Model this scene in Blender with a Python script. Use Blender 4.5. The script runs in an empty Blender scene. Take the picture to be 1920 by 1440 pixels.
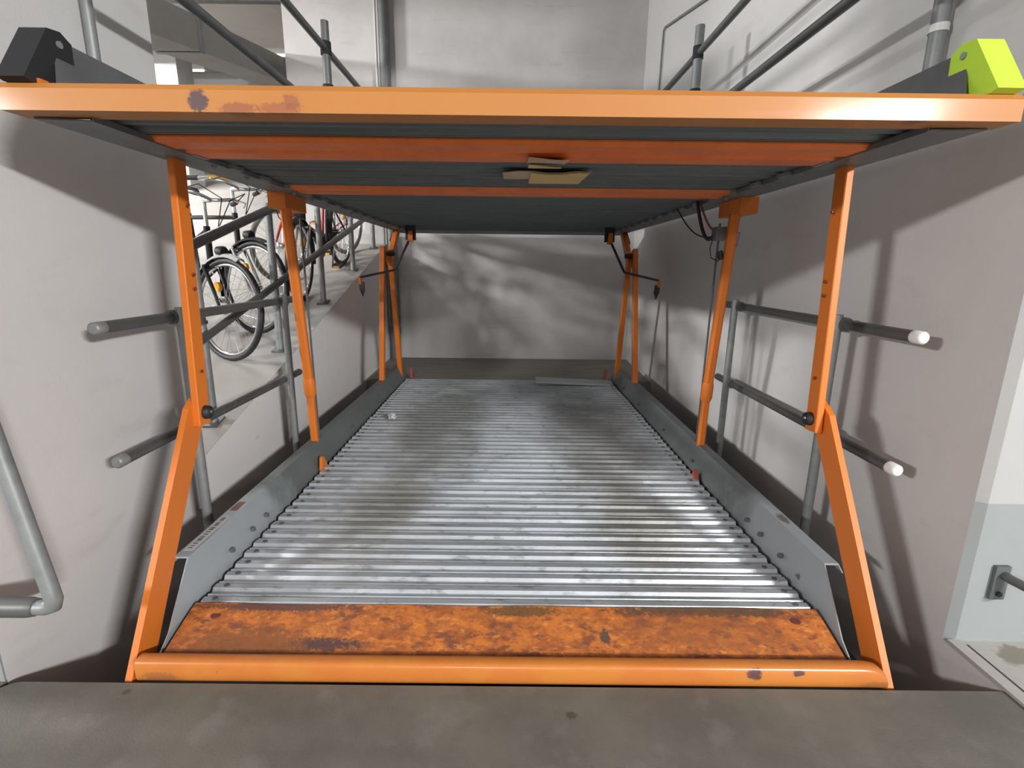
import bpy, math, random
from mathutils import Vector, Matrix
from math import sin, cos, pi, radians, atan, sqrt
random.seed(7)
SC = bpy.context.scene
COL = SC.collection

# ------------------------------------------------------------------ camera
cam = bpy.data.objects.new('camera', bpy.data.cameras.new('camera')); COL.objects.link(cam)
th, rho, yaw = atan(220/950), radians(.65), radians(.1)
F = Vector((sin(yaw)*cos(th), cos(yaw)*cos(th), -sin(th)))
R0 = Vector((cos(yaw), -sin(yaw), 0)); U0 = R0.cross(F)
R = cos(rho)*R0 + sin(rho)*U0; U = cos(rho)*U0 - sin(rho)*R0
m = Matrix((R, U, -F)).transposed().to_4x4(); m.translation = (0, 0, 1.25)
cam.matrix_world = m
cam.data.sensor_width = 36; cam.data.lens = 950/1920*36; cam.data.shift_x = 5/1920; cam.data.clip_start = .02
SC.camera = cam
# ------------------------------------------------------------------ light
SC.view_settings.view_transform = 'Standard'; SC.view_settings.look = 'None'
SC.view_settings.gamma = 1; SC.view_settings.use_curve_mapping = False
SC.view_settings.exposure = -0.62
W = bpy.data.worlds.new('world'); SC.world = W; W.use_nodes = True
W.node_tree.nodes['Background'].inputs[0].default_value = (.93, .95, 1, 1)
W.node_tree.nodes['Background'].inputs[1].default_value = .39
def area(name, loc, target, power, sx, sy, col=(1, .985, .97)):
    d = bpy.data.lights.new(name, 'AREA'); d.shape = 'RECTANGLE'; d.size = sx; d.size_y = sy
    d.energy = power; d.color = col
    o = bpy.data.objects.new(name, d); COL.objects.link(o); o.location = loc
    o.rotation_euler = (Vector(target)-Vector(loc)).to_track_quat('-Z', 'Y').to_euler()
    return o
area('aisle_lamp_or_fill', (-5.4, -2.7, 2.72), (.8, 2.2, .7), 360, .7, .16)
area('aisle_lamp_or_fill', (4.6, -4.4, 3.1), (-1.0, 3.0, .6), 900, 1.2, .16)
area('aisle_lamp_or_fill', (-.3, -9.0, 2.9), (0, 3.5, .7), 260, 1.5, .3)  # added fill for the dark space under the platform, not a known lamp
area('ramp_lamp', (-7.9, 2.2, 3.3), (.6, 6.5, 1.0), 600, .9, .2)
area('ramp_lamp', (-4.6, 6.2, 4.05), (-3.6, 6.0, 0), 130, 1.5, .25)
area('ramp_lamp', (-6.2, 9.4, 4.7), (-6.0, 9.6, 0), 210, 1.5, .25)
area('ramp_lamp', (-2.9, 4.2, 3.6), (-.6, 6.5, 3.1), 22, 1.2, .2)

# ------------------------------------------------------------------ materials
def mat(name, base, rough=.6, metal=0, layers=(), bump=0, bscale=60, spec=.5, spots=(), coat=0, soft=0):
    """layers: (colour, noise scale (x,y,z or float), threshold, softness, strength) in object coordinates"""
    M = bpy.data.materials.new(name); M.use_nodes = True
    nt = M.node_tree; N = nt.nodes; L = nt.links
    b = N['Principled BSDF']
    b.inputs['Roughness'].default_value = rough; b.inputs['Metallic'].default_value = metal
    b.inputs['Specular IOR Level'].default_value = spec
    if coat: b.inputs['Coat Weight'].default_value = coat; b.inputs['Coat Roughness'].default_value = .15
    b.inputs['Base Color'].default_value = (*base, 1)
    geo = N.new('ShaderNodeNewGeometry')
    cur = None
    def mix(fac, colr):
        nonlocal cur
        x = N.new('ShaderNodeMix'); x.data_type = 'RGBA'
        if cur is None: x.inputs['A'].default_value = (*base, 1)
        else: L.new(cur, x.inputs['A'])
        x.inputs['B'].default_value = (*colr, 1); L.new(fac, x.inputs['Factor']); cur = x.outputs['Result']
    for i, (colr, sc, t, s, k) in enumerate(layers):
        mp = N.new('ShaderNodeMapping'); L.new(geo.outputs['Position'], mp.inputs[0])
        mp.inputs['Scale'].default_value = sc if isinstance(sc, tuple) else (sc, sc, sc)
        mp.inputs['Location'].default_value = (i*3.7, i*1.3, i*2.1)
        n = N.new('ShaderNodeTexNoise'); n.inputs['Scale'].default_value = 1; n.inputs['Detail'].default_value = 6
        n.inputs['Roughness'].default_value = .65
        L.new(mp.outputs[0], n.inputs['Vector'])
        r = N.new('ShaderNodeMapRange'); r.inputs['From Min'].default_value = t-s; r.inputs['From Max'].default_value = t+s
        r.inputs['To Max'].default_value = k; L.new(n.outputs['Fac'], r.inputs[0])
        mix(r.outputs[0], colr)
    for (c, rad, colr, k) in spots:      # worn or dirty spots with a place of their own
        v = N.new('ShaderNodeVectorMath'); v.operation = 'SUBTRACT'; L.new(geo.outputs['Position'], v.inputs[0]); v.inputs[1].default_value = c
        d = N.new('ShaderNodeVectorMath'); d.operation = 'DIVIDE'; L.new(v.outputs[0], d.inputs[0]); d.inputs[1].default_value = rad
        ln = N.new('ShaderNodeVectorMath'); ln.operation = 'LENGTH'; L.new(d.outputs[0], ln.inputs[0])
        n = N.new('ShaderNodeTexNoise'); n.inputs['Scale'].default_value = (2.2 if not soft else 1.1)/min(rad[0], rad[2] if rad[2] < 1 else 1); n.inputs['Detail'].default_value = 8; n.inputs['Roughness'].default_value = .62
        L.new(geo.outputs['Position'], n.inputs['Vector'])
        a = N.new('ShaderNodeMath'); a.operation = 'MULTIPLY_ADD'; L.new(n.outputs['Fac'], a.inputs[0]); a.inputs[1].default_value = 1.8; L.new(ln.outputs['Value'], a.inputs[2])
        r = N.new('ShaderNodeMapRange'); r.inputs['From Min'].default_value = 1.95+soft; r.inputs['From Max'].default_value = 1.65-soft
        r.inputs['To Max'].default_value = k; L.new(a.outputs[0], r.inputs[0])
        mix(r.outputs[0], colr)
    if cur: L.new(cur, b.inputs['Base Color'])
    if bump:
        n = N.new('ShaderNodeTexNoise'); n.inputs['Scale'].default_value = bscale; n.inputs['Detail'].default_value = 4
        L.new(geo.outputs['Position'], n.inputs['Vector'])
        bp = N.new('ShaderNodeBump'); bp.inputs['Strength'].default_value = bump; bp.inputs['Distance'].default_value = .01
        L.new(n.outputs['Fac'], bp.inputs['Height']); L.new(bp.outputs[0], b.inputs['Normal'])
    return M
def emis(name, colr, s):
    M = bpy.data.materials.new(name); M.use_nodes = True; b = M.node_tree.nodes['Principled BSDF']
    b.inputs['Emission Color'].default_value = (*colr, 1); b.inputs['Emission Strength'].default_value = s; return M

m_wall = mat('painted wall', (.65, .645, .64), .75, layers=[((.55, .545, .54), 1.3, .55, .2, .5), ((.45, .43, .41), (3, 3, 9), .66, .08, .3)], bump=.06, bscale=90)
m_wall_back = mat('back wall paint', (.64, .625, .62), .75, layers=[((.48, .46, .45), 1.1, .52, .12, .6), ((.40, .38, .36), (1.2, 1, 14), .66, .05, .4)], bump=.06, bscale=90)
m_wall_low = mat('dado paint', (.29, .315, .32), .7, layers=[((.25, .27, .27), 3, .6, .1, .4)])
m_wall_up = mat('upper white paint', (.42, .42, .415), .7, layers=[((.37, .37, .365), 3, .6, .1, .4)])
m_wall_ramp_lightened = mat('wall paint lightened for weak light', (.80, .79, .785), .75, layers=[((.70, .69, .68), 1.5, .55, .15, .5), ((.5, .48, .45), (4, 4, 10), .68, .05, .5)], bump=.06, bscale=90)  # paler copy of the wall paint, makes up for weak light on this side
m_white = mat('white paint', (.60, .60, .59), .6, layers=[((.52, .52, .51), 3, .6, .1, .4)])
m_floor = mat('aisle concrete', (.165, .155, .132), .6, layers=[((.118, .110, .095), 2.6, .50, .10, .8), ((.22, .21, .19), 6, .60, .07, .5), ((.30, .29, .27), (60, 60, 60), .76, .02, .6), ((.12, .11, .10), 22, .7, .04, .5)],
              bump=.12, bscale=160, spots=[((.19, 1.2, 0), (.018, .014, .2), (.07, .06, .05), .8), ((-1.13, 1.265, 0), (.013, .012, .2), (.08, .07, .06), .8)])
m_ledge = mat('landing concrete', (.44, .43, .41), .7, layers=[((.4, .385, .35), 6, .56, .1, .6)], bump=.1, spots=[((1.72, 1.44, 0), (.09, .05, .3), (.20, .18, .13), .8)])
m_pit = mat('pit concrete', (.15, .14, .13), .8, layers=[((.09, .085, .08), 4, .55, .1, .6)], bump=.1)
m_strip = mat('rear concrete', (.25, .235, .205), .7, layers=[((.18, .17, .15), (2, 12, 2), .55, .1, .6)], bump=.1)
m_ramp = mat('ramp screed', (.37, .355, .33), .6, layers=[((.31, .295, .27), 1.6, .53, .12, .6), ((.24, .225, .205), 7, .64, .06, .4)], bump=.05)
m_ceil = mat('ceiling concrete', (.48, .46, .44), .8, layers=[((.40, .38, .36), 1.2, .5, .1, .5)])
ORG = (.72, .19, .022)
m_orange = mat('orange paint', ORG, .45, spec=.35, layers=[((.60, .165, .03), 2.5, .5, .2, .6), ((.20, .07, .03), 30, .735, .02, .8)])
m_beam = mat('orange beam paint', (.46, .185, .038), .58, layers=[((.41, .14, .03), 2.5, .5, .2, .4)], coat=.12, bump=.05, bscale=30,
             spots=[((-.755, 1.34, 1.632), (.026, .05, .026), (.09, .05, .05), 1), ((-.66, 1.34, 1.615), (.05, .05, .014), (.26, .07, .035), .75), ((-.56, 1.34, 1.616), (.06, .05, .014), (.28, .08, .035), .7),
                    ((-.53, 1.34, 1.630), (.022, .05, .02), (.24, .07, .035), .65), ((.985, 1.34, 1.625), (.035, .05, .03), (.16, .06, .04), .8), ((.75, 1.34, 1.618), (.2, .05, .008), (.5, .2, .08), .6)])
m_under = mat('orange crossbeam paint', (.85, .20, .035), .45, layers=[((.62, .14, .035), 5, .52, .1, .6), ((.70, .30, .14), 16, .66, .05, .5)])
m_tube = mat('orange tube paint', (.58, .205, .04), .3, layers=[((.55, .165, .034), 3, .5, .05, .7), ((.20, .07, .03), 26, .72, .02, .8)], coat=.2,
             spots=[((.765, 1.31, .04), (.025, .06, .02), (.12, .05, .05), 1), ((.9, 1.31, .045), (.02, .06, .012), (.12, .05, .05), 1), ((-1.06, 1.31, .0), (.06, .08, .03), (.3, .12, .04), .7), ((1.15, 1.31, .0), (.06, .08, .02), (.3, .12, .04), .7)])
m_rust = mat('worn orange plate', (.62, .19, .035), .55, layers=[
    ((.50, .165, .045), 8, .5, .12, .7), ((.32, .10, .035), (15, 22, 22), .51, .06, .8), ((.17, .065, .04), (11, 17, 17), .575, .035, .85), ((.085, .055, .04), (6, 13, 13), .64, .02, .9), ((.26, .08, .03), (40, 60, 60), .56, .04, .6), ((.78, .30, .07), (28, 50, 50), .60, .04, .6), ((.68, .33, .16), 40, .66, .03, .5)],
    bump=.25, bscale=60, spots=[((-.60, 1.43, .03), (.17, .03, .02), (.09, .05, .05), .95), ((-.85, 1.42, .03), (.22, .07, .05), (.24, .09, .035), .85),
                                ((-.8, 1.56, .07), (.3, .02, .02), (.12, .06, .05), .9), ((.7, 1.56, .07), (.35, .028, .03), (.11, .07, .045), .9), ((.05, 1.55, .07), (.14, .025, .02), (.12, .08, .04), .8),
                                ((.65, 1.48, .05), (.34, .07, .08), (.30, .10, .035), .5), ((.33, 1.46, .04), (.02, .03, .03), (.08, .06, .05), .9)])
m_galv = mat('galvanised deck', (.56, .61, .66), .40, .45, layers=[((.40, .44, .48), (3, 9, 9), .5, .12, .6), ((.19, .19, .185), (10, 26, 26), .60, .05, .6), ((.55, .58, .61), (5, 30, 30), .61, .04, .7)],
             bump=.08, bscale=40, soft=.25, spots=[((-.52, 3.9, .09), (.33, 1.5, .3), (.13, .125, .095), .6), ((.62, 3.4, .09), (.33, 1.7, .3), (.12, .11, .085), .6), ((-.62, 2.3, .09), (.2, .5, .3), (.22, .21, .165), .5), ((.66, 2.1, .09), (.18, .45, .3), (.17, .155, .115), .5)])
m_rail = mat('grey zinc rail', (.19, .21, .21), .5, .4, layers=[((.12, .13, .13), 4, .5, .15, .6), ((.26, .28, .29), 12, .62, .06, .5), ((.07, .065, .06), 34, .72, .02, .8)])
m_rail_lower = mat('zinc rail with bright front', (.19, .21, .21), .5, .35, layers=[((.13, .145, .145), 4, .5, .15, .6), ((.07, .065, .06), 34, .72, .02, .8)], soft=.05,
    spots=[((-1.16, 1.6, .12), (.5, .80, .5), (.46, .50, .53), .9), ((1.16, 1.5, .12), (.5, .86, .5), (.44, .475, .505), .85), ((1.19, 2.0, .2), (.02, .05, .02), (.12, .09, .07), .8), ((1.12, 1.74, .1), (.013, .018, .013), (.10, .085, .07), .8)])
m_rail_new = mat('bright zinc rail', (.46, .50, .53), .4, .3, layers=[((.38, .42, .45), 5, .5, .15, .6), ((.10, .08, .06), 24, .72, .02, .8)])
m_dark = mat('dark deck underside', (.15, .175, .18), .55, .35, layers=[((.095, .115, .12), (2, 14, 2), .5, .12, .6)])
m_plate = mat('dark grey side plate', (.13, .135, .14), .5, .2, layers=[((.09, .1, .1), 6, .55, .1, .6)])
m_pipe = mat('zinc pipe', (.27, .285, .285), .5, .35, layers=[((.19, .205, .205), 14, .55, .1, .6)])
m_pipe_dark = mat('dark zinc pipe', (.15, .155, .155), .45, .5, layers=[((.10, .105, .105), 10, .55, .1, .6)])
m_black = mat('black rubber', (.018, .018, .02), .55)
m_charcoal = mat('charcoal foam', (.013, .014, .017), .8)
m_lime = mat('lime foam', (.50, .76, .05), .7, layers=[((.40, .62, .05), 10, .6, .1, .4)])
m_cap = mat('white plastic', (.72, .73, .72), .4)
m_card = mat('brown cardboard', (.55, .42, .30), .85, layers=[((.46, .34, .24), 8, .5, .1, .6)])
m_tape = mat('yellow tape', (.72, .50, .15), .4)
m_duct = mat('grey duct metal', (.20, .195, .18), .6, .2, layers=[((.15, .145, .135), 2, .5, .1, .6)])
m_red = mat('red enamel', (.45, .02, .03), .3)
m_redrust = mat('red oxide', (.35, .07, .05), .5)
m_chrome = mat('chrome', (.75, .75, .76), .18, 1)
m_silver = mat('silver guard', (.66, .68, .68), .3, .3)
m_grey = mat('grey tyre', (.22, .21, .19), .7)
m_yel = mat('amber reflector', (.95, .42, .02), .3)
m_ystripe = mat('yellow kerb', (.85, .50, .05), .6)
m_orangek = mat('orange kerb', (.78, .22, .06), .6)
m_paper = mat('white paper', (.6, .6, .58), .8)
m_ink = mat('grey ink', (.12, .12, .12), .8)
m_slot = mat('dark slot', (.04, .035, .03), .8)
m_steel = mat('grey steel bracket', (.13, .15, .15), .5, .3)
m_brown = mat('brown paint', (.18, .05, .03), .4)
m_lamp = emis('lamp tube', (1, .98, .93), 6)

# ------------------------------------------------------------------ mesh helpers
class MB:
    def __init__(s): s.v = []; s.f = []; s.mi = []; s.sm = []; s.k = 0
    def add(s, vs, fs, smooth=False):
        n = len(s.v); s.v += [tuple(v) for v in vs]
        for f in fs: s.f.append([i+n for i in f]); s.mi.append(s.k); s.sm.append(smooth)
    def box(s, a, b, mtx=None):
        (x0, y0, z0), (x1, y1, z1) = a, b
        vs = [Vector((x, y, z)) for x in (x0, x1) for y in (y0, y1) for z in (z0, z1)]
        if mtx: vs = [mtx @ v for v in vs]
        s.add(vs, [(0, 1, 3, 2), (4, 6, 7, 5), (0, 4, 5, 1), (2, 3, 7, 6), (0, 2, 6, 4), (1, 5, 7, 3)])
        return s
    def bar(s, p, q, w, h, side=Vector((1, 0, 0)), bev=.003):
        """box bar from p to q; w along side, h across; bevelled long edges"""
        p, q = Vector(p), Vector(q); d = (q-p).normalized(); sd = (side - d*side.dot(d)).normalized(); up = d.cross(sd)
        pr = [(-w/2+bev, -h/2), (w/2-bev, -h/2), (w/2, -h/2+bev), (w/2, h/2-bev), (w/2-bev, h/2), (-w/2+bev, h/2), (-w/2, h/2-bev), (-w/2, -h/2+bev)]
        vs = [c+sd*a+up*b for c in (p, q) for a, b in pr]
        fs = [(i, (i+1) % 8, 8+(i+1) % 8, 8+i) for i in range(8)]+[tuple(range(7, -1, -1)), tuple(range(8, 16))]
        s.add(vs, fs); return s
    def tube(s, pts, r, n=12, cap=True, closed=False):
        pts = [Vector(p) for p in pts]; K = len(pts)
        rr = r if isinstance(r, (list, tuple)) else [r]*K
        vs = []; prev = None
        for i, p in enumerate(pts):
            if closed: d = (pts[(i+1) % K]-pts[i-1]).normalized()
            else: d = ((pts[min(i+1, K-1)]-p).normalized()+(p-pts[max(i-1, 0)]).normalized()).normalized()
            if prev is None:
                a = Vector((0, 0, 1)) if abs(d.z) < .9 else Vector((1, 0, 0)); e = (a-d*a.dot(d)).normalized()
            else: e = (prev-d*prev.dot(d)).normalized()
            prev = e; g = d.cross(e)
            vs += [p+(e*cos(2*pi*j/n)+g*sin(2*pi*j/n))*rr[i] for j in range(n)]
        fs = []
        for i in range(K if closed else K-1):
            for j in range(n):
                a, b = i*n+j, i*n+(j+1) % n; c, d2 = ((i+1) % K)*n+(j+1) % n, ((i+1) % K)*n+j
                fs.append((a, b, c, d2))
        s.add(vs, fs, True)
        if cap and not closed: s.add(vs, [tuple(range(n-1, -1, -1)), tuple(range((K-1)*n, K*n))])
        return s
    def sheet(s, prof, t, axis_pts, fn):
        """profile polyline (a,b) thickened by t; fn(a,b,i) -> 3D vertex for station i"""
        K = len(prof); off = []
        for i, (a, b) in enumerate(prof):
            p0 = Vector(prof[max(i-1, 0)]); p1 = Vector(prof[min(i+1, K-1)]); c = Vector((a, b))
            d0 = (c-p0).normalized() if i else None; d1 = (p1-c).normalized() if i < K-1 else None
            n0 = Vector((-d0.y, d0.x)) if d0 else None; n1 = Vector((-d1.y, d1.x)) if d1 else None
            nn = (n0+n1)/(1+max(n0.dot(n1), -.5)) if n0 and n1 else (n0 or n1)
            off.append(c - nn*t)
        ring = list(prof)+[tuple(o) for o in reversed(off)]; n = len(ring)
        vs = [fn(a, b, i) for i in axis_pts for a, b in ring]; fs = []
        for i in range(len(axis_pts)-1):
            for j in range(n): fs.append((i*n+j, i*n+(j+1) % n, (i+1)*n+(j+1) % n, (i+1)*n+j))
        for st in (0, len(axis_pts)-1):
            for j in range(K-1): fs.append((st*n+j, st*n+j+1, st*n+n-2-j, st*n+n-1-j))
        s.add(vs, fs); return s
    def prism(s, poly, a0, a1, axis='x'):
        """poly of 2D points extruded along axis"""
        def P(a, b, c): return {'x': (c, a, b), 'y': (a, c, b), 'z': (a, b, c)}[axis]
        n = len(poly); vs = [P(a, b, a0) for a, b in poly]+[P(a, b, a1) for a, b in poly]
        s.add(vs, [(i, (i+1) % n, n+(i+1) % n, n+i) for i in range(n)]+[tuple(range(n-1, -1, -1)), tuple(range(n, 2*n))]); return s
    def build(s, name, mats, parent=None, kind=None, label=None, fix=True):
        me = bpy.data.meshes.new(name); me.from_pydata(s.v, [], s.f)
        for mm in (mats if isinstance(mats, (list, tuple)) else [mats]): me.materials.append(mm)
        me.polygons.foreach_set('material_index', s.mi); me.polygons.foreach_set('use_smooth', s.sm)
        if fix:
            import bmesh
            b = bmesh.new(); b.from_mesh(me); bmesh.ops.recalc_face_normals(b, faces=b.faces); b.to_mesh(me); b.free()
        o = bpy.data.objects.new(name, me); COL.objects.link(o)
        if parent: o.parent = parent
        if kind: o['kind'] = kind
        if label: o['label'] = label
        return o
def tag(o, label, cat, group=None):
    o['label'] = label; o['category'] = cat
    if group: o['group'] = group
    return o
def thing(name, label, cat, loc=(0, 0, 0), group=None):
    o = bpy.data.objects.new(name, None); COL.objects.link(o); o.location = loc; o.empty_display_size = .1
    return tag(o, label, cat, group)
class T:
    """a thing whose parts are given in world coordinates"""
    def __init__(s, name, label, cat, loc, group=None): s.o = thing(name, label, cat, loc, group); s.l = Vector(loc)
    def part(s, mb, name, mats, parent=None, **k):
        mb.v = [tuple(Vector(v)-s.l) for v in mb.v]
        return mb.build(name, mats, parent or s.o, **k)
def struct(mb, name, m_): return mb.build(name, m_, kind='structure')

RA, RB = -.414, .295
def ramp(y): return RA+RB*y

# ------------------------------------------------------------------ setting
# aisle floor slab with a rounded left corner
pts = [(-1.53, -11), (-1.53, 1.24)]+[(-1.53+.06*(1-cos(t)), 1.24+.06*sin(t)) for t in [i*pi/12 for i in range(1, 6)]]+[(-1.47, 1.30), (1.54, 1.30), (1.54, -11)]
struct(MB().prism(pts, -.45, 0, 'z'), 'floor', m_floor)
struct(MB().box((-9, -11, -.45), (-1.53, 1.31, -.004)), 'floor_side', m_floor)
struct(MB().box((-1.55, 1.30, -.5), (1.55, 5.33, -.40)), 'floor_pit', m_pit)
struct(MB().prism([(5.33, -.5), (5.33, .055), (5.9, .07), (6.5, .085), (6.5, -.5)], -1.53, 1.53, 'x'), 'floor_rear', m_strip)
fl = MB().box((1.56, -6, -.03), (5, 1.51, .004)); struct(fl, 'floor_landing', m_ledge)
struct(MB().box((1.53, 1.301, -.45), (1.56, 1.53, -.006)), 'wall_right_base', m_wall)
struct(MB().box((1.56, -6, -.45), (5, 1.51, -.03)), 'floor_side_right', m_pit)
# steel edge angle and slot along the landing
struct(MB().box((1.53, .3, -.006), (1.572, 1.512, .010)), 'trim_1', m_ledge)
struct(MB().box((1.572, .3, -.02), (1.584, 1.49, .0065)), 'trim_2', m_slot)
# walls
struct(MB().box((-1.95, 1.31, -.4), (-1.53, 2.42, 4.6)), 'wall_left', m_wall)
struct(MB().prism([(2.42, -.4), (2.42, ramp(2.42)), (6.5, ramp(6.5)), (6.5, -.4)], -1.69, -1.53, 'x'), 'wall_ramp', m_wall_ramp_lightened)
struct(MB().box((1.53, 1.53, -.4), (1.9, 6.5, 4.6)), 'wall_right', m_wall)
# the front end of the right wall: chamfered corner, pale dado and white paint above
struct(MB().prism([(1.53, 1.53), (1.556, 1.51), (5, 1.51), (5, 1.53)], -.0, .52, 'z'), 'wall_front', m_wall_low)
struct(MB().prism([(1.53, 1.53), (1.556, 1.51), (5, 1.51), (5, 1.53)], .52, 4.6, 'z'), 'wall_front_upper', m_wall_up)
struct(MB().box((-2.6, 6.5, -.4), (1.9, 6.8, 5.2)), 'wall_back', m_wall_back)
struct(MB().prism([(1.4, ramp(1.4)-.3), (1.4, ramp(1.4)), (13.2, ramp(13.2)), (13.2, ramp(13.2)-.3)], -9, -1.69, 'x'), 'floor_ramp', m_ramp)
struct(MB().prism([(2.42, ramp(2.42)), (2.42, ramp(2.42)+.003), (6.5, ramp(6.5)+.003), (6.5, ramp(6.5))], -1.9, -1.532, 'x'), 'floor_ramp_edge', m_ramp)
struct(MB().box((-1.95, 1.304, -.3), (-1.5305, 1.311, 4.6)), 'wall_left_front_darkened', m_wall_low)  # thin darker sheet, tones down the brightly lit front end of the wall
struct(MB().box((-1.95, .9, 4.6), (5, 6.8, 4.8)), 'ceiling', m_ceil)
struct(MB().box((-9, -11, 3.25), (7, .9, 3.5)), 'ceiling_aisle', m_ceil)
struct(MB().box((-9, .9, 3.25), (5, 1.0, 4.8)), 'ceiling_step', m_ceil)
def ceil_z(y): return 3.18+.18*y
struct(MB().prism([(2.42, ceil_z(2.42)), (13.2, ceil_z(13.2)), (13.2, ceil_z(13.2)+.2), (2.42, ceil_z(2.42)+.2)], -9, -1.96, 'x'), 'ceiling_ramp', m_ceil)
struct(MB().box((-9.2, 13.0, 2.5), (-1.5, 13.2, 6)), 'wall_far', m_wall)
struct(MB().box((-9.2, 1.4, -.2), (-9, 13.2, 6)), 'wall_ramp_outer', m_wall)
struct(MB().prism([(11.55, ramp(11.55)), (11.55, ramp(11.55)+.07), (11.75, ramp(11.75)+.07), (11.75, ramp(11.75))], -9, -4.4, 'x'), 'trim_3', m_ystripe)
struct(MB().prism([(12.2, ramp(12.2)-.05), (12.2, ramp(12.2)+.45), (12.4, ramp(12.4)+.45), (12.4, ramp(12.4)-.05)], -9, -2, 'x'), 'trim_4', m_steel)
struct(MB().prism([(6.92, ceil_z(6.92)-.12), (7.06, ceil_z(7.06)-.12), (7.06, ceil_z(7.06)+.02), (6.92, ceil_z(6.92)+.02)], -9, -1.96, 'x'), 'trim_5', m_pipe_dark)
# white square pillar on the ramp with an orange foot guard
t = T('pillar', 'white square pillar standing on the ramp behind the bicycles', 'pillar', (-6.15, 10.3, ramp(10.3)))
t.part(MB().box((-6.5, 10.1, ramp(10.1)-.1), (-6.0, 10.6, ceil_z(10.1)+.02)), 'shaft', m_wall_up)
t.part(MB().prism([(9.55, ramp(9.55)), (10.1, ramp(10.1)), (10.1, ramp(10.1)+.32)], -6.52, -6.3, 'x'), 'foot_guard', m_orangek)

# ------------------------------------------------------------------ lower platform
t = T('lower_platform', 'lower parking platform with ribbed galvanised deck and rusty orange front lip', 'platform', (0, 1.4, .0))
def plank_mesh(m_list, yl, half, h=.013):
    k = yl/.1555
    pr = [(0, 0), (.010, 0), (.018, h), (.044, h), (.052, .004), (.058, .004), (.061, .009), (.066, .009), (.069, .002), (.088, .002), (.096, h), (.122, h), (.130, .004), (.136, .009), (.141, .009), (.1475, 0), (.1555, 0)]
    b = MB(); b.sheet([(a*k, z) for a, z in pr], .003, (-half, half), lambda a, z, x: (x, a, z))
    b.k = 1
    for sx in (-1, 1):
        for yy in (.031*k, .109*k):
            b.tube([(sx*(half-.045), yy, h), (sx*(half-.045), yy, h+.0035)], .010, 8)
    b.build_only = True
    return b
NL = 24; LY0, LY1 = 1.57, 5.30; dy = (LY1-LY0)/NL
first = None
for i in range(NL):
    if i == 0:
        first = plank_mesh(None, dy, 1.090).build('deck_plank', [m_galv, m_ink], t.o); o = first
    else:
        o = first.copy(); COL.objects.link(o); o.parent = t.o
    o.location = (random.uniform(-.004, .004), LY0+i*dy-1.4, .062+random.uniform(-.0015, .0015))
    o.rotation_euler = (random.uniform(-.006, .006), 0, random.uniform(-.0006, .0006))
# rusty front lip
b = MB(); pr = [(1.372, -.02), (1.372, .018), (1.385, .027), (1.43, .042), (1.50, .062), (1.53, .070), (1.572, .078)]
st = [-1.098+2.196*i/24 for i in range(25)]
b.sheet(pr, .005, st, lambda a, z, x: (x*(1 if a < 1.5 else 1), a+.0015*sin(x*17), z+.0012*sin(x*11)))
t.part(b, 'front_lip', m_rust)
b = MB()
for (x, y) in ((1.0, 1.52), (-1.0, 1.52)): b.tube([(x, y, .067), (x, y, .0705)], .016, 12)
t.part(b, 'lip_bolts', m_brown, kind='stuff')
# side rails: sloping web, top flange, outer lip; the front ends cut on a slope
def side_rail(sx, y0, y1, name, m_, th_=.004, base=0):
    pr = [(1.112, .0), (1.113, .058), (1.160, .198), (1.162, .205), (1.215, .205), (1.217, .185)]
    def fy(a, z, i):
        y = (1.36+.30*max(0, min(1, z/.205))) if (i == 0 and y0 < 1.4) else (y0 if i == 0 else y1)
        return (sx*a, y, z+base)
    t.part(MB().sheet(pr, th_, (0, 1), fy), name, m_)
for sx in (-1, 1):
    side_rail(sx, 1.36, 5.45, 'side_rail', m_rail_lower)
    b = MB()
    for y in (1.86, 2.03, 2.16, 2.9, 3.5, 4.2, 4.8):
        b.tube([(sx*1.121, y, .11), (sx*1.112, y, .114)], .011, 10)
    t.part(b, 'rail_bolts', m_ink, kind='stuff')
    # red hooks standing at the deck ends
    t.part(MB().prism([(5.30, .08), (5.40, .08), (5.36, .115), (5.33, .19), (5.31, .19)], sx*1.04-.012, sx*1.04+.012, 'x'), 'stop_hook', m_redrust)
b = MB().prism([(2.79, .065), (2.88, .065), (2.87, .09), (2.83, .145), (2.81, .145)], -1.108, -1.09, 'x'); t.part(b, 'side_hook', m_orange, label='small orange hook at the left deck edge')
b = MB().prism([(2.70, .065), (2.78, .065), (2.75, .12)], 1.078, 1.099, 'x'); t.part(b, 'side_hook', m_redrust)
t.part(MB().box((-1.1, 1.58, -.06), (1.1, 1.66, .055)), 'cross_member', m_plate)
t.part(MB().box((-1.1, 5.15, -.06), (1.1, 5.30, .055)), 'cross_member', m_plate)
t.part(MB().box((-1.05, 1.62, -.10), (-.95, 5.25, .05)), 'long_member', m_plate)
t.part(MB().box((.95, 1.62, -.10), (1.05, 5.25, .05)), 'long_member', m_plate)
for sx in (-1, 1):
    for y in (1.9, 4.9): t.part(MB().box((sx*1.0-.04, y-.05, -.40), (sx*1.0+.04, y+.05, -.08)), 'foot', m_plate)
# sticker on the left rail flange
b = MB().box((-1.207, 1.70, .2052), (-1.172, 1.97, .2064)); b.k = 1
random.seed(3)
yy = 1.715
while yy < 1.95:
    w = random.uniform(.004, .012); b.box((-1.199, yy, .2063), (-1.182, yy+w, .2067)); yy += w+random.choice((.004, .004, .010))
t.part(b, 'sticker', [m_paper, m_ink])
t.part(MB().box((-1.205, 2.02, .2052), (-1.175, 2.10, .207)), 'dirt_patch', m_brown)

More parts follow.
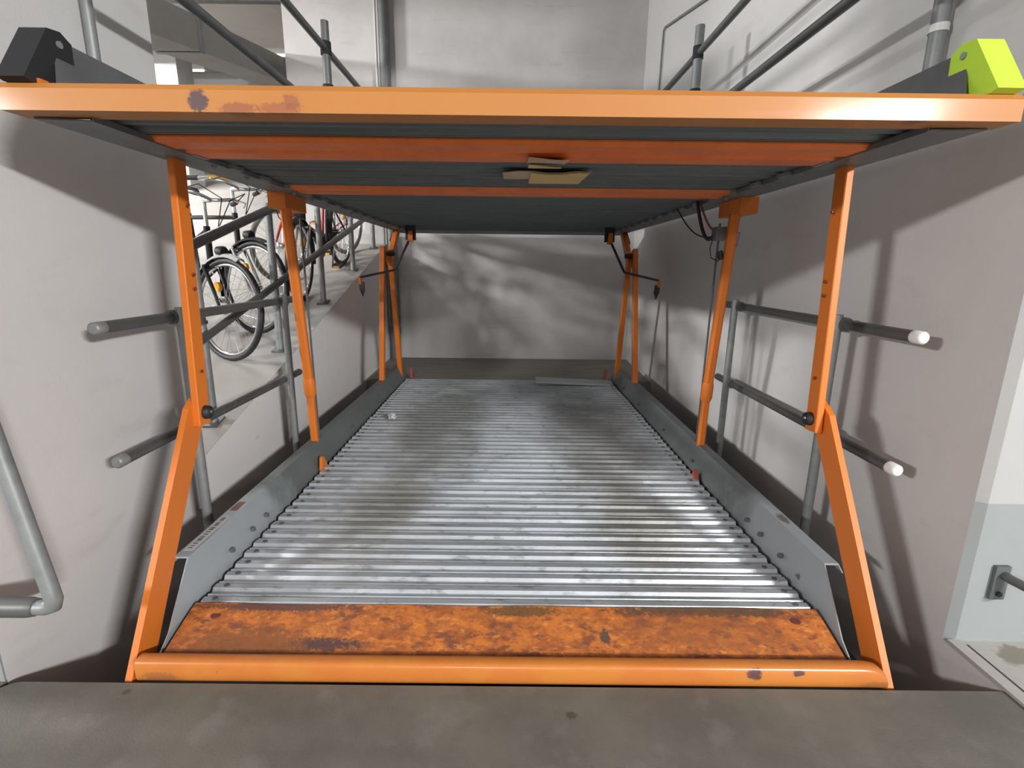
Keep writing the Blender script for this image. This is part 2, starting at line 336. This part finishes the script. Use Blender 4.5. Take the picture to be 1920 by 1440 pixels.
# ------------------------------------------------------------------ upper platform
t = T('upper_platform', 'raised upper parking platform with bright orange front beam and dark ribbed underside', 'platform', (0, 1.36, 1.6))
BX = 1.235
pr = [(1.341, 1.606), (1.341, 1.655), (1.352, 1.669), (1.405, 1.672), (1.418, 1.662), (1.418, 1.606)]
t.part(MB().prism(pr, -BX, BX, 'x'), 'front_beam', m_beam)
b = MB()
for x in (-1.155, 1.165): b.prism([(x-.016, 1.668), (x+.016, 1.668), (x+.012, 1.682), (x-.012, 1.682)], 1.36, 1.385, 'y')
t.part(b, 'weld_tabs', m_orange, kind='stuff')
NU = 28; UY0, UY1 = 1.42, 5.80; dyu = (UY1-UY0)/NU
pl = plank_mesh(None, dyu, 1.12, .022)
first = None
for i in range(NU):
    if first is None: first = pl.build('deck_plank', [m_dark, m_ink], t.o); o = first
    else: o = first.copy(); COL.objects.link(o); o.parent = t.o
    o.location = (0, UY0+i*dyu-1.36, 1.616-1.6+random.uniform(-.0015, .0015))
def xbeam(y0, y1, z0, z1):
    w = y1-y0
    return MB().prism([(y0, z1), (y0, z0+.012), (y0+.012, z0), (y0+w*.40, z0), (y0+w*.44, z0+.010), (y0+w*.56, z0+.010), (y0+w*.60, z0), (y1-.012, z0), (y1, z0+.012), (y1, z1)], -1.07, 1.07, 'x')
t.part(xbeam(1.615, 1.885, 1.600, 1.617), 'crossbeam', m_under)
t.part(xbeam(2.53, 2.76, 1.600, 1.617), 'crossbeam', m_under)
t.part(MB().prism([(5.35, 1.616), (5.37, 1.604), (5.86, 1.60), (5.88, 1.66), (5.86, 1.68), (5.84, 1.616)], -1.16, 1.16, 'x'), 'rear_beam', m_dark)
for sx in (-1, 1):
    # bottom flange, web and top flange of the side channel
    prf = [(1.062, 1.613), (1.062, 1.600), (1.205, 1.605), (1.205, 1.625)]
    t.part(MB().sheet(prf, .004, (1.40, 5.86), lambda a, z, y, sx=sx: (sx*a, y, z)), 'side_channel', m_rail)
    prf = [(1.10, 1.64), (1.12, 1.66), (1.168, 1.805), (1.215, 1.808), (1.217, 1.79)]
    def fy(a, z, i, sx=sx): return (sx*a, (1.37+.09*(z-1.64)/.165) if i == 0 else 5.86, z)
    t.part(MB().sheet(prf, .004, (0, 1), fy), 'side_plate', m_plate)
    b = MB()
    for k in range(17):
        y = 1.75+k*.235
        b.tube([(sx*1.085, y, 1.602), (sx*1.085, y, 1.592)], .011, 6)
        b.tube([(sx*1.085, y, 1.602), (sx*1.085, y, 1.585)], .005, 6)
        b.box((sx*1.055-.014, y+.05, 1.597), (sx*1.055+.014, y+.13, 1.612))
    t.part(b, 'bolt_heads', m_pipe, kind='stuff')
    # soft foam guard over the front end of the side plate
    w = (1.15, 1.225); 
    poly = [(1.325, 1.675), (1.345, 1.670), (1.43, 1.670), (1.485, 1.75), (1.487, 1.800), (1.455, 1.818), (1.415, 1.812)]
    mm = m_charcoal if sx < 0 else m_lime
    g = t.part(MB().prism(poly, sx*w[0], sx*1.218, 'x'), 'corner_guard', mm, label='charcoal foam guard on the left side plate end' if sx < 0 else 'lime green foam guard on the right side plate end')
    t.part(MB().tube([(sx*1.152, 1.445, 1.785), (sx*1.146, 1.445, 1.785)], .009, 10), 'screw', m_pipe, parent=g)

# ------------------------------------------------------------------ orange lifting frame and struts
t = T('lift_frame', 'lower orange swing frame with round-edged front tube and two leaning legs', 'frame', (0, 1.33, -.05))
n = 12; yc, zc, ry, rz = 1.338, .024, .026, .038
pr = [(yc+ry*(abs(cos(2*pi*i/20))**.6)*(1 if cos(2*pi*i/20) > 0 else -1), zc+rz*(abs(sin(2*pi*i/20))**.6)*(1 if sin(2*pi*i/20) > 0 else -1)) for i in range(20)]
b = MB(); xs = [-1.135, -1.0, 1.10, 1.13, 1.155, 1.172, 1.18]; sc = [1, 1, 1, .97, .88, .7, .45]
vs = [(x, yc+(a-yc)*1, zc-rz+(z-zc+rz)*s_) for x, s_ in zip(xs, sc) for a, z in pr]
fs = [(i*20+j, i*20+(j+1) % 20, (i+1)*20+(j+1) % 20, (i+1)*20+j) for i in range(len(xs)-1) for j in range(20)]
b.add(vs, fs, True); b.add(vs, [tuple(range(19, -1, -1)), tuple(range(120, 140))])
t.part(b, 'front_tube', m_tube)
for sx, xb, xt in ((-1, 1.166, 1.172), (1, 1.195, 1.180)):
    # channel leg: web towards the platform, front face narrow, pointed top around the pin
    D = Vector((0, 1.80-1.352, .70+.03)).normalized(); Nn = Vector((0, D.z, -D.y))   # Nn points backward/down
    p0 = Vector((0, 1.352, -.04)); Lg = .90
    poly = [(0, -.043), (Lg-.02, -.047), (Lg+.045, -.015), (Lg+.03, .03), (Lg-.04, .052), (0, .052)]
    b = MB(); vs = []
    for side in (-.011, .011):
        for l_, n_ in poly:
            q = p0+D*l_+Nn*n_; x = (xb+(xt-xb)*l_/Lg)*sx+side; vs.append((x, q.y, q.z))
    K = len(poly); b.add(vs, [(i, (i+1) % K, K+(i+1) % K, K+i) for i in range(K)]+[tuple(range(K-1, -1, -1)), tuple(range(K, 2*K))])
    t.part(b, 'leg', m_orange)
for sx in (-1, 1):
    t = T('support_strut', 'upright orange strut above the %s leg of the lower swing frame' % ('left' if sx < 0 else 'right'), 'strut', (sx*1.155, 1.83, .68), 'upright orange struts')
    x = 1.150
    t.part(MB().bar((sx*x, 1.822, .66), (sx*(x+.015), 1.892, 1.60), .026, .068), 'bar', m_orange)
    t.part(MB().bar((sx*(x+.028), 1.90, .74), (sx*(x+.036), 1.955, 1.60), .012, .03), 'cable_channel', m_pipe_dark) if sx < 0 else None
    p = t.part(MB().tube([(sx*(x-.035), 1.83, .705), (sx*(x-.03), 1.83, .705), (sx*(x-.012), 1.83, .705)], [.014, .024, .026], 16), 'pivot_pin', m_black)
    t.part(MB().tube([(sx*(x-.038), 1.826, .709), (sx*(x-.033), 1.826, .709)], .006, 10), 'pin_tip', m_chrome, parent=p)
    b = MB()
    for z in (.86, 1.16, 1.21, 1.45): b.tube([(sx*(x-.018), 1.822+.07*(z-.66)/.95, z), (sx*(x-.013), 1.822+.07*(z-.66)/.95, z)], .006, 8)
    t.part(b, 'bolt_holes', m_brown, kind='stuff')

# hydraulic cylinders
for sx in (-1, 1):
    t = T('hydraulic_cylinder', 'orange hydraulic cylinder hanging from a box on the %s side' % ('left, bicycle' if sx < 0 else 'right, wall'), 'cylinder', (sx*1.18, 2.93, .2), 'hydraulic cylinders')
    x0 = sx*1.18
    t.part(MB().box((1.155 if sx > 0 else -1.217, 2.68, 1.525), (1.245 if sx > 0 else -1.13, 2.95, 1.605)), 'mounting_box', m_orange)
    t.part(MB().bar((x0, 2.795, 1.53), (x0, 2.925, .56), .05, .05, bev=.012), 'barrel', m_orange)
    t.part(MB().tube([(x0, 2.918, .60), (x0, 2.922, .58), (x0, 2.93, .50), (x0, 2.931, .48)], [.028, .034, .034, .026], 14), 'collar', m_orange)
    t.part(MB().bar((x0, 2.93, .50), (x0, 2.945, .0), .042, .04, bev=.008), 'lower_rod', m_orange)
    t.part(MB().bar((x0+.0, 2.98, 1.5), (x0+.0, 3.02, -.05), .010, .012), 'oil_pipe', m_pipe_dark)
    t.part(MB().tube([(x0, 2.945, .02), (x0, 2.95, -.12)], .03, 10), 'foot_joint', m_plate)
    if sx > 0:
        t.part(MB().box((1.10, 2.82, 1.40), (1.165, 2.88, 1.47)), 'valve_block', m_plate)
        t.part(MB().tube([(1.15, 2.84, 1.30), (1.135, 2.84, 1.345)], .016, 10), 'fitting', m_black)
        def arc(p, q, sag, k=12):
            p, q = Vector(p), Vector(q); return [p.lerp(q, i/k)+Vector((0, 0, -sag*sin(pi*i/k))) for i in range(k+1)]
        t.part(MB().tube(arc((1.03, 2.95, 1.61), (1.12, 2.85, 1.45), .11), .010, 8), 'hose', m_black, label='thick black looping hose')
        t.part(MB().tube(arc((1.0, 3.2, 1.60), (1.11, 2.85, 1.42), .06), .004, 6), 'cable', m_black)
        t.part(MB().tube(arc((1.05, 2.95, 1.60), (1.12, 2.86, 1.44), .03), .006, 6), 'cable', m_redrust, label='thin red cable')
        t.part(MB().tube([(1.11, 2.86, 1.44), (1.09, 2.86, 1.36), (1.10, 2.86, 1.31), (1.14, 2.85, 1.29)], .003, 6), 'cable', m_black)
        t.part(MB().tube([(1.2, 2.85, 1.45), (1.235, 2.84, 1.44), (1.235, 2.86, 1.38), (1.21, 2.88, 1.33)], .004, 6), 'cable', m_pipe)
    else:
        t.part(MB().tube([(-1.19, 2.86, 1.60), (-1.28, 2.9, 1.56), (-1.285, 2.95, 1.50), (-1.22, 2.95, 1.44)], .003, 6), 'cable', m_black)

# rear linkage
for sx in (-1, 1):
    t = T('rear_linkage', 'orange scissor legs at the far %s corner of the platforms' % ('left' if sx < 0 else 'right'), 'linkage', (sx*1.17, 4.9, .15), 'rear scissor legs')
    t.part(MB().bar((sx*1.19, 4.98 if sx > 0 else 4.90, 1.42), (sx*1.185, 4.62, .12), .045, .06), 'leg', m_orange)
    t.part(MB().bar((sx*1.150, 5.02, 1.40), (sx*1.150, 5.28, .10), .045, .06), 'leg', m_orange)
    t.part(MB().bar((sx*1.150, 4.98, 1.28), (sx*1.160, 5.42, 1.612), .05, .075), 'link', m_orange)
    t.part(MB().tube([(sx*1.10, 5.0, 1.36), (sx*1.225, 5.0, 1.36)], .022, 12), 'pivot_pin', m_black)
    t.part(MB().tube([(sx*1.17, 5.3, 1.6), (sx*1.22, 5.35, 1.50), (sx*1.21, 5.4, 1.42), (sx*1.17, 5.35, 1.40)], .006, 6), 'cable', m_black)
    t = T('locking_latch', 'thin dark cranked latch rod at the far %s corner below the upper platform' % ('left' if sx < 0 else 'right'), 'latch', (sx*1.05, 4.95, 1.35), 'latch rods')
    a, c, d, e = (sx*.92, 4.85, 1.50), (sx*1.06, 4.80, 1.21), (sx*1.36, 4.70, 1.14), (sx*1.34, 4.70, 1.0)
    t.part(MB().bar(a, c, .02, .02), 'rod', m_black)
    t.part(MB().bar(c, d, .02, .02, Vector((0, 1, 0))), 'rod', m_black)
    t.part(MB().tube([d, (sx*1.355, 4.70, 1.08)], .016, 8), 'hook_neck', m_orange)
    t.part(MB().prism([(sx*1.325, 1.10), (sx*1.37, 1.10), (sx*1.365, 1.03), (sx*1.34, .97), (sx*1.32, 1.03)], 4.69, 4.71, 'y'), 'hook', m_black)
    t.part(MB().box((sx*.92-.045, 4.86, 1.48), (sx*.92+.045, 4.90, 1.612)), 'housing', m_black)
    t.part(MB().prism([(sx*.92-.024, 1.46), (sx*.92+.024, 1.46), (sx*.92+.024, 1.56), (sx*.92-.012, 1.56)], 4.835, 4.862, 'y'), 'lever', m_orange)

# ------------------------------------------------------------------ guard rails (zinc pipe)
def clamp(p, ax, r, L_=.06):
    a = Vector(ax)*L_/2; p = Vector(p); return MB().tube([p-a, p+a], r, 14)
for sx in (-1, 1):
    nm = 'left' if sx < 0 else 'right'
    # around the upper platform
    t = T('guard_rail', 'dark two-bar guard rail above the %s edge of the upper platform' % nm, 'railing', (sx*1.2, 3.65, 1.81), 'guard rails on the upper platform')
    t.part(MB().tube([(sx*1.2, 1.75, 2.60), (sx*1.2, 5.8, 2.60)], .0215, 14), 'top_bar', m_pipe_dark)
    t.part(MB().tube([(sx*1.2, 1.75, 2.185), (sx*1.2, 5.8, 2.185)], .0215, 14), 'mid_bar', m_pipe_dark)
    for y, ztop in ((3.65, 2.755), (5.7, 2.72)):
        p = t.part(MB().tube([(sx*1.195, y, 1.70), (sx*1.195, y, 2.28 if sx > 0 and y < 4 else ztop)], .020 if sx > 0 else .026, 14), 'post', m_pipe_dark)
        if sx > 0 and y < 4: t.part(MB().tube([(sx*1.195, y, 2.27), (sx*1.195, y, ztop)], .029, 14), 'sleeve', m_rail, parent=p)
        for z in ((2.60, 2.35) if y < 4 else (2.6,)): t.part(clamp((sx*1.195, y, z), (0, 0, 1), .034, .075), 'clamp', m_charcoal, parent=p)
    # beside the lower platform
    t = T('guard_rail', 'grey two-bar pipe railing in the gap between lower platform and %s wall' % nm, 'railing', (sx*1.4, 2.6, -.4), 'guard rails beside the lower platform')
    for z, nme, m_ in ((1.03, 'top_bar', m_pipe_dark), (.55, 'mid_bar', m_pipe_dark)):
        p = t.part(MB().tube([(sx*1.4, 1.735, z), (sx*1.4, 3.32, z)], .0215, 16), nme, m_)
        t.part(MB().tube([(sx*1.4, 1.70, z), (sx*1.4, 1.705, z), (sx*1.4, 1.742, z)], [.016, .0225, .0225], 16), 'end_cap', m_cap if sx > 0 else m_pipe, parent=p)
    for y in (2.13, 3.12):
        p = t.part(MB().tube([(sx*1.375, y, -.40), (sx*1.375, y, 1.07)], .0205, 14), 'post', m_pipe)
        for z in (1.03, .55): t.part(clamp((sx*1.4, y, z), (0, 1, 0), .030, .055), 'clamp', m_pipe_dark if z > 1 else m_pipe, parent=p)

# ramp handrail along the edge
t = T('ramp_handrail', 'grey zinc handrail climbing along the ramp edge before the bicycles', 'railing', (-1.62, 3.6, ramp(3.6)))
def rz_(y, h): return ramp(y)+h
t.part(MB().tube([(-1.61, 2.45, rz_(2.45, .97)), (-1.61, 6.4, rz_(6.4, .97))], .027, 14), 'top_bar', m_pipe_dark)
t.part(MB().tube([(-1.61, 2.45, rz_(2.45, .50)), (-1.61, 6.4, rz_(6.4, .42))], .025, 14), 'mid_bar', m_pipe_dark)
for y in (2.70, 3.60, 4.52, 5.44, 6.3):
    p = t.part(MB().tube([(-1.64, y, ramp(y)+.0), (-1.64, y, ramp(y)+1.0)], .025, 14), 'post', m_pipe)
    t.part(MB().prism([(y-.05, ramp(y-.05)+.001), (y+.05, ramp(y+.05)+.001), (y+.05, ramp(y+.05)+.014), (y-.05, ramp(y-.05)+.014)], -1.685, -1.60, 'x'), 'base_plate', m_pipe_dark, parent=p)

# left front barrier pipe
t = T('pipe_barrier', 'bent grey pipe barrier in front of the left wall', 'barrier', (-1.2, 1.18, .3))
crv = [(-1.36, 1.235, 1.25), (-1.33, 1.225, .98), (-1.205, 1.182, .40)]+[(-1.20, 1.18, .375), (-1.205, 1.18, .358), (-1.225, 1.18, .352)]+[(-1.26, 1.18, .352)]
t.part(MB().tube(crv, .020, 16), 'upright', m_pipe)
t.part(MB().tube([(-1.25, 1.18, .352), (-1.27, 1.18, .352), (-2.2, 1.18, .35)], [.023, .0265, .0265], 16), 'arm', m_pipe_dark)
t.part(MB().tube([(-2.18, 1.18, .35), (-2.18, 1.18, 0)], .025, 12), 'foot', m_pipe)

# right wall bracket
t = T('wall_bracket', 'grey steel plate with a short pipe fixed to the pale wall at right', 'bracket', (1.66, 1.5, .24))
t.part(MB().box((1.624, 1.497, .178), (1.672, 1.51, .300)), 'plate', m_steel)
t.part(MB().tube([(1.655, 1.50, .268), (1.655, 1.475, .268), (1.715, 1.36, .25)], .015, 14), 'pipe_stub', m_pipe_dark)
t.part(MB().tube([(1.648, 1.498, .200), (1.648, 1.490, .200)], .009, 8), 'bolt', m_black)

# ------------------------------------------------------------------ pipes, duct, lamps
t = T('wall_pipe', 'thin dark vertical pipe on the left wall above the charcoal guard', 'pipe', (-1.49, 1.99, 1.8))
t.part(MB().tube([(-1.495, 2.03, 1.75), (-1.495, 2.03, 4.6)], .019, 12), 'pipe', m_pipe)
t = T('wall_pipe', 'light grey vertical pipe with a white clip on the right wall', 'pipe', (1.47, 1.95, 1.8))
t.part(MB().tube([(1.485, 2.0, 1.75), (1.485, 2.0, 4.6)], .027, 16), 'pipe', m_pipe)
t.part(MB().tube([(1.485, 2.0, 2.06), (1.485, 2.0, 2.085)], .031, 16), 'clip', m_cap)
t = T('drain_pipe', 'tall grey drain pipe in the far left corner on the back wall', 'pipe', (-1.42, 6.42, .08))
t.part(MB().tube([(-1.44, 6.42, .075), (-1.44, 6.42, 4.6)], .062, 18), 'pipe', m_rail)
t.part(MB().tube([(-1.44, 6.42, .42), (-1.44, 6.42, .48)], .07, 18), 'collar', m_plate)
t.part(MB().bar((-1.53, 6.40, 1.5), (-1.53, 6.40, 4.6), .018, .05), 'side_strip', m_cap)
t = T('thin_conduit', 'thin bent grey conduit on the right wall near the far corner', 'pipe', (1.51, 5.75, 2.8))
t.part(MB().tube([(1.512, 5.80, 1.9), (1.512, 5.73, 3.565), (1.512, 5.68, 3.575), (1.512, 4.3, 3.25)], .010, 8), 'pipe', m_pipe)
t = T('air_duct', 'dark grey rectangular air duct under the sloping ceiling at upper left', 'duct', (-2.95, 5.5, 3.2))
sl = .18
def du(y): return 3.22+sl*(y-4.3)
for (a, c) in ((3.2, 5.05), (5.07, 7.1), (7.12, 9.2)):
    t.part(MB().prism([(a, du(a)), (c, du(c)), (c, du(c)-.28), (a, du(a)-.28)], -3.15, -2.75, 'x'), 'duct_section', m_duct)
    t.part(MB().prism([(c-.03, du(c)+.012), (c+.02, du(c)+.014), (c+.02, du(c)-.292), (c-.03, du(c)-.292)], -3.162, -2.738, 'x'), 'flange', m_pipe_dark)
for i, (x, y) in enumerate(((-7.2, 11.9), (-4.6, 10.2))):
    t = T('ceiling_lamp', ['long white strip lamp at the far left end of the ceiling, below the duct', 'short-looking white strip lamp under the ceiling just right of the duct end'][i], 'lamp', (x, y, ceil_z(y)), 'strip lamps')
    t.part(MB().box((x-.75, y-.06, ceil_z(y)-.10), (x+.75, y+.06, ceil_z(y)+.01)), 'housing', m_white)
    t.part(MB().tube([(x-.7, y, ceil_z(y)-.115), (x+.7, y, ceil_z(y)-.115)], .02, 8), 'lamp_tube', m_lamp)

# ------------------------------------------------------------------ small loose things
t = T('cardboard_scrap', 'long cardboard strip with yellow tape hanging under the upper platform', 'cardboard', (.13, 2.15, 1.6), 'taped cardboard scraps')
def warp(x0, x1, y0, y1, z, k=6):
    b = MB(); xs = [x0+(x1-x0)*i/k for i in range(k+1)]
    vs = []
    for dz in (0, .004):
        for x in xs: vs += [(x, y0, z-.012+dz+.004*sin(x*30)), (x, y1, z+dz)]
    n = 2*(k+1); fs = []
    for i in range(k):
        a = 2*i; fs += [(a, a+1, a+3, a+2), (n+a, n+a+2, n+a+3, n+a+1), (a, a+2, n+a+2, n+a), (a+1, n+a+1, n+a+3, a+3)]
    fs += [(0, n, n+1, 1), (2*k, 2*k+1, n+2*k+1, n+2*k)]
    b.add(vs, fs); return b
t.part(warp(-.03, .30, 2.02, 2.24, 1.604), 'sheet', m_card)
t.part(warp(.075, .29, 2.015, 2.31, 1.598), 'tape', m_tape)
t = T('cardboard_scrap', 'short cardboard scrap stuck to the orange crossbeam', 'cardboard', (.12, 1.8, 1.6), 'taped cardboard scraps')
t.part(warp(.055, .185, 1.73, 1.87, 1.594), 'sheet', m_card)
t.part(warp(.06, .17, 1.83, 1.92, 1.590), 'tape', m_tape)
t = T('loose_plate', 'loose grey metal strip lying across the far right end of the deck', 'plate', (.65, 5.1, .09))
mt = Matrix.Translation((.66, 5.10, .098)) @ Matrix.Rotation(-.02, 4, 'Z') @ Matrix.Rotation(.03, 4, 'Y')
b = MB(); b.sheet([(-.085, -.01), (-.085, .012), (.085, .018), (.085, -.006)], .003, (-.38, .38), lambda a, z, x: tuple(mt @ Vector((x, a, z))))
t.part(b, 'plate', m_rail_new)
b = MB(); random.seed(5)
vs = []; N1, N2 = 6, 8
for i in range(N1+1):
    for j in range(N2):
        ph = pi*i/N1; r_ = .028*random.uniform(.7, 1.25)
        vs.append((-.90+1.3*r_*sin(ph)*cos(2*pi*j/N2), 3.78+r_*sin(ph)*sin(2*pi*j/N2), .105+.8*r_*cos(ph)))
b.add(vs, [(i*N2+j, i*N2+(j+1) % N2, (i+1)*N2+(j+1) % N2, (i+1)*N2+j) for i in range(N1) for j in range(N2)])
tag(b.build('crumpled_paper', m_paper), 'crumpled white scrap at the left edge of the ribbed deck', 'paper')

# ------------------------------------------------------------------ bicycles
def bicycle(front, rear, label, mf, mguard, mt_, style=0, steer=0, mrim=None):
    f, r_ = Vector((front[0], front[1], ramp(front[1]))), Vector((rear[0], rear[1], ramp(rear[1])))
    f.z += .0; r_.z += .0
    xax = (f-r_).normalized(); nrm = Vector((0, 0, 1)); zax = (nrm-xax*nrm.dot(xax)).normalized()
    lean = .06; yax = zax.cross(xax); zax = (zax+yax*lean).normalized(); yax = zax.cross(xax)
    WB = (f-r_).length
    t0 = thing('bicycle', label, 'bicycle', (0, 0, 0), 'bicycles parked on the ramp')
    t0.matrix_world = Matrix.Translation((f+r_)/2+zax*.002) @ Matrix((xax, yax, zax)).transposed().to_4x4()
    xf, xr, RW = WB/2, -WB/2, .345
    bb = Vector((xr+.44, 0, .28)); st = Vector((xr+.27, 0, .80)); hd0 = Vector((xf-.20, 0, .62)); hd1 = Vector((xf-.26, 0, .86))
    fa, ra = Vector((xf, 0, RW)), Vector((xr, 0, RW))
    # frame
    b = MB(); b.tube([bb, st], .016, 10); b.tube([bb, hd0], .020, 10); b.tube([hd0, hd1], .021, 10)
    if style == 0: b.tube([hd1-Vector((0, 0, .03)), Vector((xr+.36, 0, .55))], .016, 10)
    else: b.tube([hd1-Vector((0, 0, .03)), st-Vector((0, 0, .03))], .016, 10)
    for s_ in (-1, 1):
        b.tube([bb+Vector((0, .02*s_, 0)), ra+Vector((0, .055*s_, 0))], .009, 8)
        b.tube([st-Vector((0, 0, .06)), ra+Vector((0, .055*s_, 0))], .008, 8)
    b.build('frame', mf, t0)
    # seat
    b = MB(); b.tube([st, st+Vector((-.04, 0, .16))], .013, 8); b.build('seat_post', m_chrome, t0)
    s0 = st+Vector((-.03, 0, .17)); b = MB(); vs = []
    for x, w, h in ((-.14, .05, .0), (-.12, .09, .01), (-.04, .085, .0), (.05, .035, .0), (.13, .018, -.01)):
        for a, z in ((-w, -.015), (-w, .02), (0, .038), (w, .02), (w, -.015)): vs.append(s0+Vector((x, a, z+h)))
    b.add(vs, [(i*5+j, i*5+(j+1) % 5, (i+1)*5+(j+1) % 5, (i+1)*5+j) for i in range(4) for j in range(5)]+[(4, 3, 2, 1, 0), (20, 21, 22, 23, 24)], True)
    b.build('saddle', m_black, t0)
    # steering assembly rotates about the head axis
    ha = (hd1-hd0).normalized(); SM = Matrix.Translation(hd0) @ Matrix.Rotation(steer, 4, ha) @ Matrix.Translation(-hd0)
    def sbuild(b, name, mm, par=t0):
        b.v = [tuple(SM @ Vector(v)) for v in b.v]; return b.build(name, mm, par)
    b = MB()
    for s_ in (-1, 1): b.tube([hd0+Vector((0, .05*s_, -.02)), hd0.lerp(fa, .6)+Vector((0, .052*s_, 0)), fa+Vector((0, .055*s_, 0))], [.014, .012, .009], 8)
    b.tube([hd0+Vector((0, -.055, -.02)), hd0+Vector((0, .055, -.02))], .016, 8)
    sbuild(b, 'fork', m_chrome if style == 2 else mf)
    b = MB(); top = hd1+ha*.17; b.tube([hd1, top], .014, 10); b.tube([top, top+Vector((.07, 0, .01))], .016, 10)
    for s_ in (-1, 1):
        c0 = top+Vector((.07, 0, .01))
        b.tube([c0, c0+Vector((.04, .05*s_, .01)), c0+Vector((.03, .14*s_, .03)), c0+Vector((-.05, .23*s_, .025)), c0+Vector((-.16, .28*s_, .01))], .0115, 10)
    hb = sbuild(b, 'handlebar', m_chrome)
    for s_ in (-1, 1):
        c0 = top+Vector((.07, 0, .01))
        b = MB().tube([c0+Vector((-.09, .25*s_, .02)), c0+Vector((-.20, .298*s_, .0))], .017, 10); sbuild(b, 'grip', m_black, hb)
        b = MB().tube([c0+Vector((-.02, .21*s_, .03)), c0+Vector((.03, .235*s_, .02)), c0+Vector((-.06, .29*s_, -.01))], .005, 6); sbuild(b, 'brake_lever', m_chrome, hb)
        b = MB().tube([c0+Vector((.0, .20*s_, .03)), c0+Vector((.12, .16*s_, .08)), c0+Vector((.16, .03*s_, .02)), c0+Vector((.09, 0, -.18))], .0035, 6); sbuild(b, 'brake_cable', m_black, hb)
    b = MB().tube([hd0+Vector((.07, 0, .10)), hd0+Vector((.12, 0, .10)), hd0+Vector((.135, 0, .10))], [.03, .038, .03], 12); sbuild(b, 'headlight', m_black)
    # wheels
    for c, isf in ((fa, 1), (ra, 0)):
        b = MB().tube([c+Vector((cos(2*pi*i/40), 0, sin(2*pi*i/40)))*(RW-.020) for i in range(40)], .020, 8, closed=True)
        w = sbuild(b, 'wheel_tyre', mt_) if isf else b.build('wheel_tyre', mt_, t0)
        def wp(b, nm, mm, k=None):
            o = sbuild(b, nm, mm, w) if isf else b.build(nm, mm, w)
            if k: o['kind'] = k
        wp(MB().tube([c+Vector((cos(2*pi*i/40), 0, sin(2*pi*i/40)))*(RW-.045) for i in range(40)], .010, 6, closed=True), 'rim', mrim or m_chrome)
        b = MB()
        for i in range(28):
            a = 2*pi*i/28; a2 = a+(.25 if i % 2 else -.25); s_ = 1 if i % 4 < 2 else -1
            b.tube([c+Vector((cos(a2)*.02, s_*.025, sin(a2)*.02)), c+Vector((cos(a)*(RW-.05), 0, sin(a)*(RW-.05)))], .0016, 4, cap=False)
        wp(b, 'spokes', m_chrome, 'stuff')
        wp(MB().tube([c+Vector((0, -.06, 0)), c+Vector((0, -.035, 0)), c+Vector((0, .035, 0)), c+Vector((0, .06, 0))], [.008, .03, .03, .008], 10), 'hub', m_chrome)
        a = 2.3; p = c+Vector((cos(a)*.18, 0, sin(a)*.18)); wp(MB().tube([p+Vector((0, -.012, 0)), p+Vector((0, .012, 0))], .032, 12), 'reflector', m_yel)
        # mudguard
        if mguard:
            b = MB(); a0, a1 = ((radians(12), radians(170)) if not isf else (radians(74), radians(200)))
            ks = 18; pts = []
            st_ = [a0+(a1-a0)*i/ks for i in range(ks+1)]
            prof = [(-.034, -.016), (-.02, .004), (0, .010), (.02, .004), (.034, -.016)]
            b.sheet(prof, .003, st_, lambda q, z, a: c+Vector((cos(a)*(RW+.018+z), q, sin(a)*(RW+.018+z))))
            (sbuild(b, 'mudguard', mguard) if isf else b.build('mudguard', mguard, t0))
    # drivetrain
    b = MB().tube([bb+Vector((0, -.045, 0)), bb+Vector((0, -.05, 0))], .09, 24); ch = b.build('chainwheel', m_pipe_dark, t0)
    for s_, dz in ((-1, -1), (1, 1)):
        e = bb+Vector((.10*dz, .075*s_, -.13*dz)); b = MB().bar(bb+Vector((0, .07*s_, 0)), e, .012, .025, Vector((0, 1, 0))); cr = b.build('crank', m_chrome, t0)
        MB().box(tuple(e+Vector((-.045, .01*s_ if s_ > 0 else -.095, -.012))), tuple(e+Vector((.045, .095 if s_ > 0 else -.01, .012)))).build('pedal', m_black, cr)
        b = MB().box(tuple(e+Vector((.045, -.03+.05*s_, -.009))), tuple(e+Vector((.05, .03+.05*s_, .009)))); b.build('pedal_reflector', m_yel, cr)
    MB().box((ra.x, -.062, .30), (bb.x, -.045, .385)).build('chain_guard', m_black, t0) if style != 1 else None
    # rear rack
    b = MB()
    for s_ in (-1, 1):
        b.tube([Vector((xr+.20, .05*s_, .76)), Vector((xr-.22, .06*s_, .76))], .006, 6); b.tube([Vector((xr-.08, .06*s_, .76)), ra+Vector((0, .06*s_, 0))], .005, 6)
    for k in range(4): b.tube([Vector((xr+.15-.11*k, -.055, .76)), Vector((xr+.15-.11*k, .055, .76))], .005, 6)
    b.build('rack', m_black if style != 1 else m_chrome, t0)
    MB().box((xr-.24, -.03, .68), (xr-.22, .03, .74)).build('tail_light', m_red, t0)
    return t0
def park(x, y, az, *a):
    a_ = radians(az); bicycle((x, y), (x-1.08*sin(a_), y-1.08*cos(a_)), *a)
park(-1.95, 3.44, 120, 'nearest bicycle with silver front mudguard, front wheel against the ramp rail', m_charcoal, m_silver, m_black, 0, .05)
park(-1.97, 3.88, 118, 'black bicycle with black mudguards right behind the one with the silver mudguard', m_black, m_black, m_black, 2, .05)
bicycle((-1.84, 4.60), (-1.80, 5.66), 'dark bicycle parked parallel to the handrail, third from the left wall', m_charcoal, m_black, m_black, 2, .1)
bicycle((-2.17, 5.08), (-1.86, 6.08), 'red bicycle with grey tyres parked nearest the back wall', m_red, None, m_grey, 1, -.1)
park(-3.75, 5.7, 110, 'orange bicycle mostly hidden behind the left wall', m_orange, m_silver, m_black, 1, 0)
